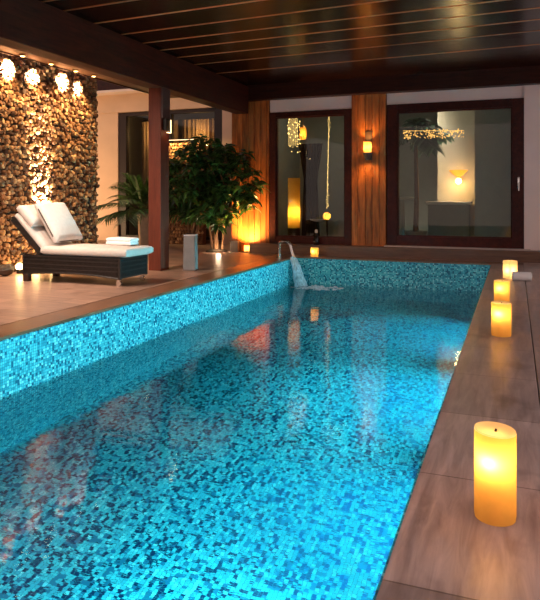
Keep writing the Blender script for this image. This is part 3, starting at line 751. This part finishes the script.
# loose back cushion leaning on the backrest
ang2 = math.radians(56)
cu = empty('back_cushion', (-5.02,6.22,BZ1+.117), label='loose pale back cushion with dark piping leaning on the lounger backrest', cat='cushion')
R2 = Matrix.Translation(Vector((0,0,.01))*S) @ Matrix.Rotation(ang2,4,'Y')
cv = pad(MB(), -.53, 0, -.235, .235, .0, .11, .05, R2, puff=.03).build('cover','cushion_pale', cu, True)
b = MB(); loop = []
for k in range(33):
    a = 2*PI*k/32; x = -.265+.262*max(-1,min(1,1.25*math.cos(a))); y = .233*max(-1,min(1,1.25*math.sin(a)))
    q = R2 @ (Vector((x,y,.055))*S); loop.append(q/S)
b.tube(loop, .011, 6).build('piping','piping', cv, True)
# towel roll on the mattress
tw = empty('folded_towel', (-4.30,6.33,BZ1+.117), -.03, label='white folded towel lying on the foot of the sun lounger', cat='towel')
pad(MB(), -.17,.17,-.085,.085,0,.045,.022,puff=.004).build('lower_fold','towel', tw, True)
pad(MB(), -.168,.172,-.083,.083,.042,.085,.022,puff=.006).build('upper_fold','towel', tw, True)

# ------------------------------------------------------------------ bollard
r = empty('bollard', (-4.07,7.58,0), .2, label='grey tapered concrete bollard on the deck beside the wooden post', cat='bollard')
b = MB()
for (h0, h1, w0, w1) in ((0,.47,.088,.078),):
    vs = [b.v((sx*w,sy*w*.8,z)) for z, w in ((h0,w0),(h1,w1)) for sx, sy in ((-1,-1),(1,-1),(1,1),(-1,1))]
    for q in ((3,2,1,0),(4,5,6,7),(0,1,5,4),(1,2,6,5),(2,3,7,6),(3,0,4,7)): b.f([vs[i] for i in q])
    bmesh.ops.bevel(b.bm, geom=list(b.bm.edges), offset=.008*S, segments=2, affect='EDGES')
b.build('body','concrete', r); MB().box(-.08,.08,-.066,.066,.468,.482,.004).build('cap','sill', r)

# ------------------------------------------------------------------ plants
def tree(name, loc, stems, crown, nclus, per, leaf, lw, label, rnd, pot=None, mat='leaf', ok=None):
    r = empty(name, loc, label=label, cat='tree')
    b = MB(); ends = []
    for st in stems: b.tube(st[0], st[1], 8); ends.append(Vector(st[0][-1]))
    fo = MB(); br = []
    cx, cy, cz, ax, ay, az = crown
    for k in range(nclus):
        for _ in range(60):
            u = Vector((rnd.gauss(0,1),rnd.gauss(0,1),rnd.gauss(0,1))).normalized()*rnd.random()**.38
            q = Vector((cx+u.x*ax, cy+u.y*ay, cz+u.z*az))
            if ok is None or ok(q): break
        else: continue
        e = min(ends, key=lambda p: (p-q).length)
        mid = e.lerp(q, .5)+Vector((0,0,-.04)); b.tube([e, mid, q], [.012,.008,.004], 5)
        for j in range(per):
            a = rnd.random()*2*PI; t = rnd.uniform(-.5,.7)
            dv = Vector((math.cos(a), math.sin(a), t)); base = q + dv*.02 + Vector((rnd.uniform(-.05,.05),rnd.uniform(-.05,.05),rnd.uniform(-.05,.05)))
            ln = leaf*rnd.uniform(.7,1.2)
            tip = base+dv.normalized()*ln
            if ok is not None and not ok(tip): continue
            fo.leaf(base, dv, (rnd.uniform(-.5,.5),rnd.uniform(-.5,.5),1), ln, lw*rnd.uniform(.8,1.2), .4)
    fo.build('foliage', mat, r, recalc=False); b.build('trunk','bark', r, True)
    if pot: pot(r)
    return r
rnd = random.Random(21)
def okA(q):   # stay clear of the panelled wall corner
    return not (q.x+(-5.0) > -4.9 and q.y+10.3 > 10.38) and q.z > .34
stA = [([(.0,.0,0),(-.02,0,.3),(.03,0,.62),(.0,.02,.95)], [.045,.04,.035,.022]),
       ([(.10,.02,0),(.12,.02,.3),(.16,0,.6),(.30,-.02,.95)], [.018,.016,.013,.01]),
       ([(-.10,.02,0),(-.13,.02,.35),(-.2,0,.7),(-.34,0,1.1)], [.03,.026,.022,.014])]
def bedA(r):
    b = MB(); b.lathe([(.2,0),(.2,.02),(.12,.045),(.0,.05)], seg=20, caps=(True,False)); b.build('soil','soil', r, True)
tree('broad_leaved_tree', (-5.0,10.3,0), stA, (.06,-.36,1.24,.88,.5,.80), 150, 15, .19, .08, 'large bushy tree with glossy dark green leaves left of the timber wall', rnd, bedA, ok=okA)
def potB(r):
    MB().lathe([(.10,0),(.12,.28),(.125,.3),(.105,.3),(.1,.26)], seg=18).build('pot','black_pot', r, True)
stB = [([(.06,-.03,.2),(.2,-.05,.5),(.28,-.05,1.0)], [.035,.03,.02]), ([(.02,-.05,.2),(.10,-.08,.55),(.13,-.06,1.0)], [.026,.024,.018]), ([(.0,0,.2),(.0,0,.6),(-.08,0,1.1)], [.028,.024,.014]), ([(.03,.02,.2),(.08,.02,.6),(.12,0,1.0)], [.022,.02,.012]), ([(-.04,-.02,.2),(-.1,0,.6),(-.25,0,.9)], [.024,.02,.012])]
tree('potted_tree', (-5.66,10.6,0), stB, (-.2,-.05,.98,.42,.35,.42), 46, 14, .2, .06, 'smaller tree in a black pot behind the grey bollard', rnd, potB)

pp = empty('potted_palm', (-7.02,11.1,0), label='palm in a tall tan pot left of the wooden post', cat='plant')
pt = MB().lathe([(.12,0),(.16,.6),(.168,.64),(.145,.64),(.13,.58)], seg=4).build('pot','terracotta', pp)
MB().lathe([(.0,.585),(.128,.58)], seg=12, caps=(False,False)).build('soil','soil', pt)
rnd = random.Random(9)
b = MB()
heads = [(PI*.98,.45),(PI*1.1,.7),(PI*.92,.9),(PI*1.3,1.15),(PI*1.05,1.3),(-.1,.9),(-.4,.55),(-.2,1.2),(PI*1.5,.8),(PI*1.7,1.1),(PI*1.4,1.4),(PI*1.2,.3),(-.1,1.4),(PI*1.15,1.1),(PI*.95,1.15),(PI*1.6,.5)]
palm(b, (0,0,.62), len(heads), 1.2, rnd, droop=.5, lw=.045, ll=.4, heads=heads)
b.build('foliage','palm_leaf', pp)
MB().tube([(0,0,.58),(.01,0,.75)], [.05,.03], 8).build('stem','bark', pp, True)

# ------------------------------------------------------------------ floor lamp by the timber wall, box, recessed spot
r = empty('floor_lamp', (-4.44,10.36,0), label='small glowing amber floor lamp at the foot of the timber wall', cat='lamp')
MB().lathe([(.055,0),(.055,.02),(.045,.025)], seg=18).build('base','bronze', r, True)
MB().lathe([(.045,.025),(.05,.13)], seg=20, caps=(False,False)).build('shade','shade_glass', r, True)
light('POINT', (0,0,.08), 3, WARM, 'floor_lamp_glow', .02, parent=r)
light('SPOT', (0,-.10,.15), 340, AMBER, 'floor_lamp_up', .03, rot=Vector((0,.25,1)).to_track_quat('-Z','Y').to_euler(), parent=r, spot=160, blend=1.)
tag(MB().box(-.075,.075,-.06,.06,0,.2,.006).build('wooden_box','dark_wood', loc=(-4.66,10.36,0)), 'small dark wooden box against the timber wall', 'box')
r = empty('recessed_light', (-4.70,10.2,0), label='tiny round pinkish light set in the deck below the tree', cat='lamp')
MB().lathe([(.03,0),(.03,.008),(.022,.01)], seg=14).build('rim','steel', r, True); MB().lathe([(.022,.01),(.0,.014)], seg=14, caps=(True,False)).build('lens','led_warm', r, True)
light('POINT', (-.18,-.08,.12), 8, (1,.72,.45), 'tree_uplight', .03, parent=r)

# ------------------------------------------------------------------ candles
def candle(loc, rad, h, label, power, slant=0., group='candles along the pool edge', fl=.68, rimmat='wax_rim', dirn=(.9,-.4)):
    r = empty('candle', loc, label=label, cat='candle', group=group)
    tl = lambda x, y, z: -slant*(x*dirn[0]+y*dirn[1])/rad*rad if z > h*.97 else 0
    MB().lathe([(rad*.97,0),(rad,.012),(rad,h*.4),(rad,h*.8),(rad,h*.98)], seg=40, caps=(True,False), tilt=tl).build('wax_body','wax', r, True)
    rm = MB().lathe([(rad,h*.98),(rad*.97,h),(rad*.80,h*.99),(rad*.70,h*.975),(0.0,h*.972)], seg=40, caps=(False,False), tilt=tl).build('rim','wax_rim', r, True)
    MB().tube([(0,0,h*.95),(.003,0,h*1.0)], .004, 6).build('wick','wick', rm)
    light('POINT', (-rad*.2,-rad*.66,h*fl), power, (1,.66,.2), 'candle_glow', rad*.22, parent=r)
    return r
candle((-.058,2.10,0), .0625, .274, 'large lit pillar candle nearest the camera on the right deck', 2.1, .05)
candle((-.092,4.85,0), .068, .238, 'lit pillar candle third from the front on the right deck'.replace('third','second'), 1.6)
candle((-.115,6.33,0), .07, .21, 'lit pillar candle just behind the second one on the right deck', 1.4)
candle((-3.08,10.02,0), .064, .155, 'small lit candle at the far left corner of the pool', 1.0, fl=.6)
r = empty('candle', (-.055,8.26,0), .75, label='square ivory candle at the far end of the right deck behind the rolled towel', cat='candle', group='candles along the pool edge')
b = MB(); b.box(-.06,.06,-.06,.06,0,.215,.006); 
wb = b.build('wax_body','wax_ivory', r)
MB().tube([(0,0,.21),(0,0,.232)], .004, 6).build('wick','wick', wb)
light('POINT', (-.015,-.01,.1), 2.2, WARM, 'candle_glow', .02, parent=r)
# rolled towel
r = empty('rolled_towel', (.075,8.06,0), .12, label='white rolled towel on the right deck beside the square candle', cat='towel')
b = MB(); b.tube([(-.105,0,.052),(-.1,0,.052),(.1,0,.052),(.105,0,.052)], [.044,.052,.052,.044], 18); b.build('roll','towel', r, True)
b = MB(); sp = [(.106, .004*k/2*math.cos(k*.5), .052+.004*k/2*math.sin(k*.5)) for k in range(1,20)]; b.tube(sp, .004, 5).build('coil_end','towel', r, True)
# bottle on the curb
r = empty('bottle', (-3.16,10.38,.17), label='dark bottle with a white cap on the ledge behind the corner candle', cat='bottle')
MB().lathe([(.045,0),(.05,.01),(.05,.1),(.03,.15),(.018,.17),(.018,.21)], seg=18).build('body','bottle_glass', r, True)
MB().lathe([(.02,.2),(.026,.21),(.026,.245),(.012,.26)], seg=14).build('cap','white_cap', r, True)

# ------------------------------------------------------------------ water spout
r = empty('water_spout', (-3.56,9.66,0), label='curved steel water spout at the far left corner of the pool', cat='spout')
MB().lathe([(.05,0),(.05,.012),(.025,.018)], seg=18).build('flange','steel', r, True)
b = MB()
pts = [(0,0,0),(0,0,.22),(.012,0,.25),(.04,0,.262),(.12,0,.265),(.16,0,.25),(.19,0,.2),(.215,0,.1),(.235,0,.03)]
for sy in (-.045,.045): b.tube([(p[0],sy*(.35 if i < 2 else 1),p[2]) for i, p in enumerate(pts)], .012, 10)
b.tube(pts, [.02,.02,.02,.02,.022,.024,.024,.022,.018], 10)
b.build('pipe','steel', r, True)
b = MB(); n, mseg = 12, 9; prev = None
for i in range(n+1):
    t = i/n; c = Vector((-3.335+.13*t, 9.66+.02*t, .02-.46*t**1.3)); w = .06+.09*t; th = .04+.05*t
    ring = [b.v((c.x+th*math.cos(2*PI*k/14)*(1+.2*math.sin(3*k+i)), c.y+w*math.sin(2*PI*k/14), c.z)) for k in range(14)]
    if prev:
        for k in range(14): b.f([prev[k], prev[(k+1)%14], ring[(k+1)%14], ring[k]])
    prev = ring
tag(b.build('water_jet','spray', smooth=True), 'white foaming jet of water falling from the spout into the pool', 'water', kind='stuff')
b = MB(); rnd = random.Random(6)  # white froth by the jet, also standing in for window reflections on the water
for k in range(120):
    a = rnd.random()*2*PI; q = rnd.random()**.7; b.sphere((-3.0+.42*q*math.cos(a)+.1, 9.5+.26*q*math.sin(a), WZ+.003), rnd.uniform(.012,.035), 8, 4, (1,1,.25))
tag(b.build('foam_glare','spray', smooth=True), 'patch of white froth by the jet standing in for the reflection of the windows', 'foam_glare', kind='stuff')

# ------------------------------------------------------------------ world, camera, view
w = bpy.data.worlds.new('night_sky'); bpy.context.scene.world = w; w.use_nodes = True
bg = w.node_tree.nodes['Background']; bg.inputs[0].default_value = (1,.76,.70,1); bg.inputs[1].default_value = .75
cam = bpy.data.cameras.new('camera'); co = bpy.data.objects.new('camera', cam); COL.objects.link(co)
co.location = (0,0,S); co.rotation_euler = (PI/2, 0, math.atan(245/635))
cam.sensor_fit = 'AUTO'; cam.sensor_width = 36; cam.lens = 36*635/600; cam.shift_y = -104/600; cam.clip_start = .05
sc = bpy.context.scene; sc.camera = co
sc.view_settings.view_transform = 'Standard'; sc.view_settings.look = 'None'; sc.view_settings.exposure = 0.; sc.view_settings.gamma = 1
sc.view_settings.use_curve_mapping = False
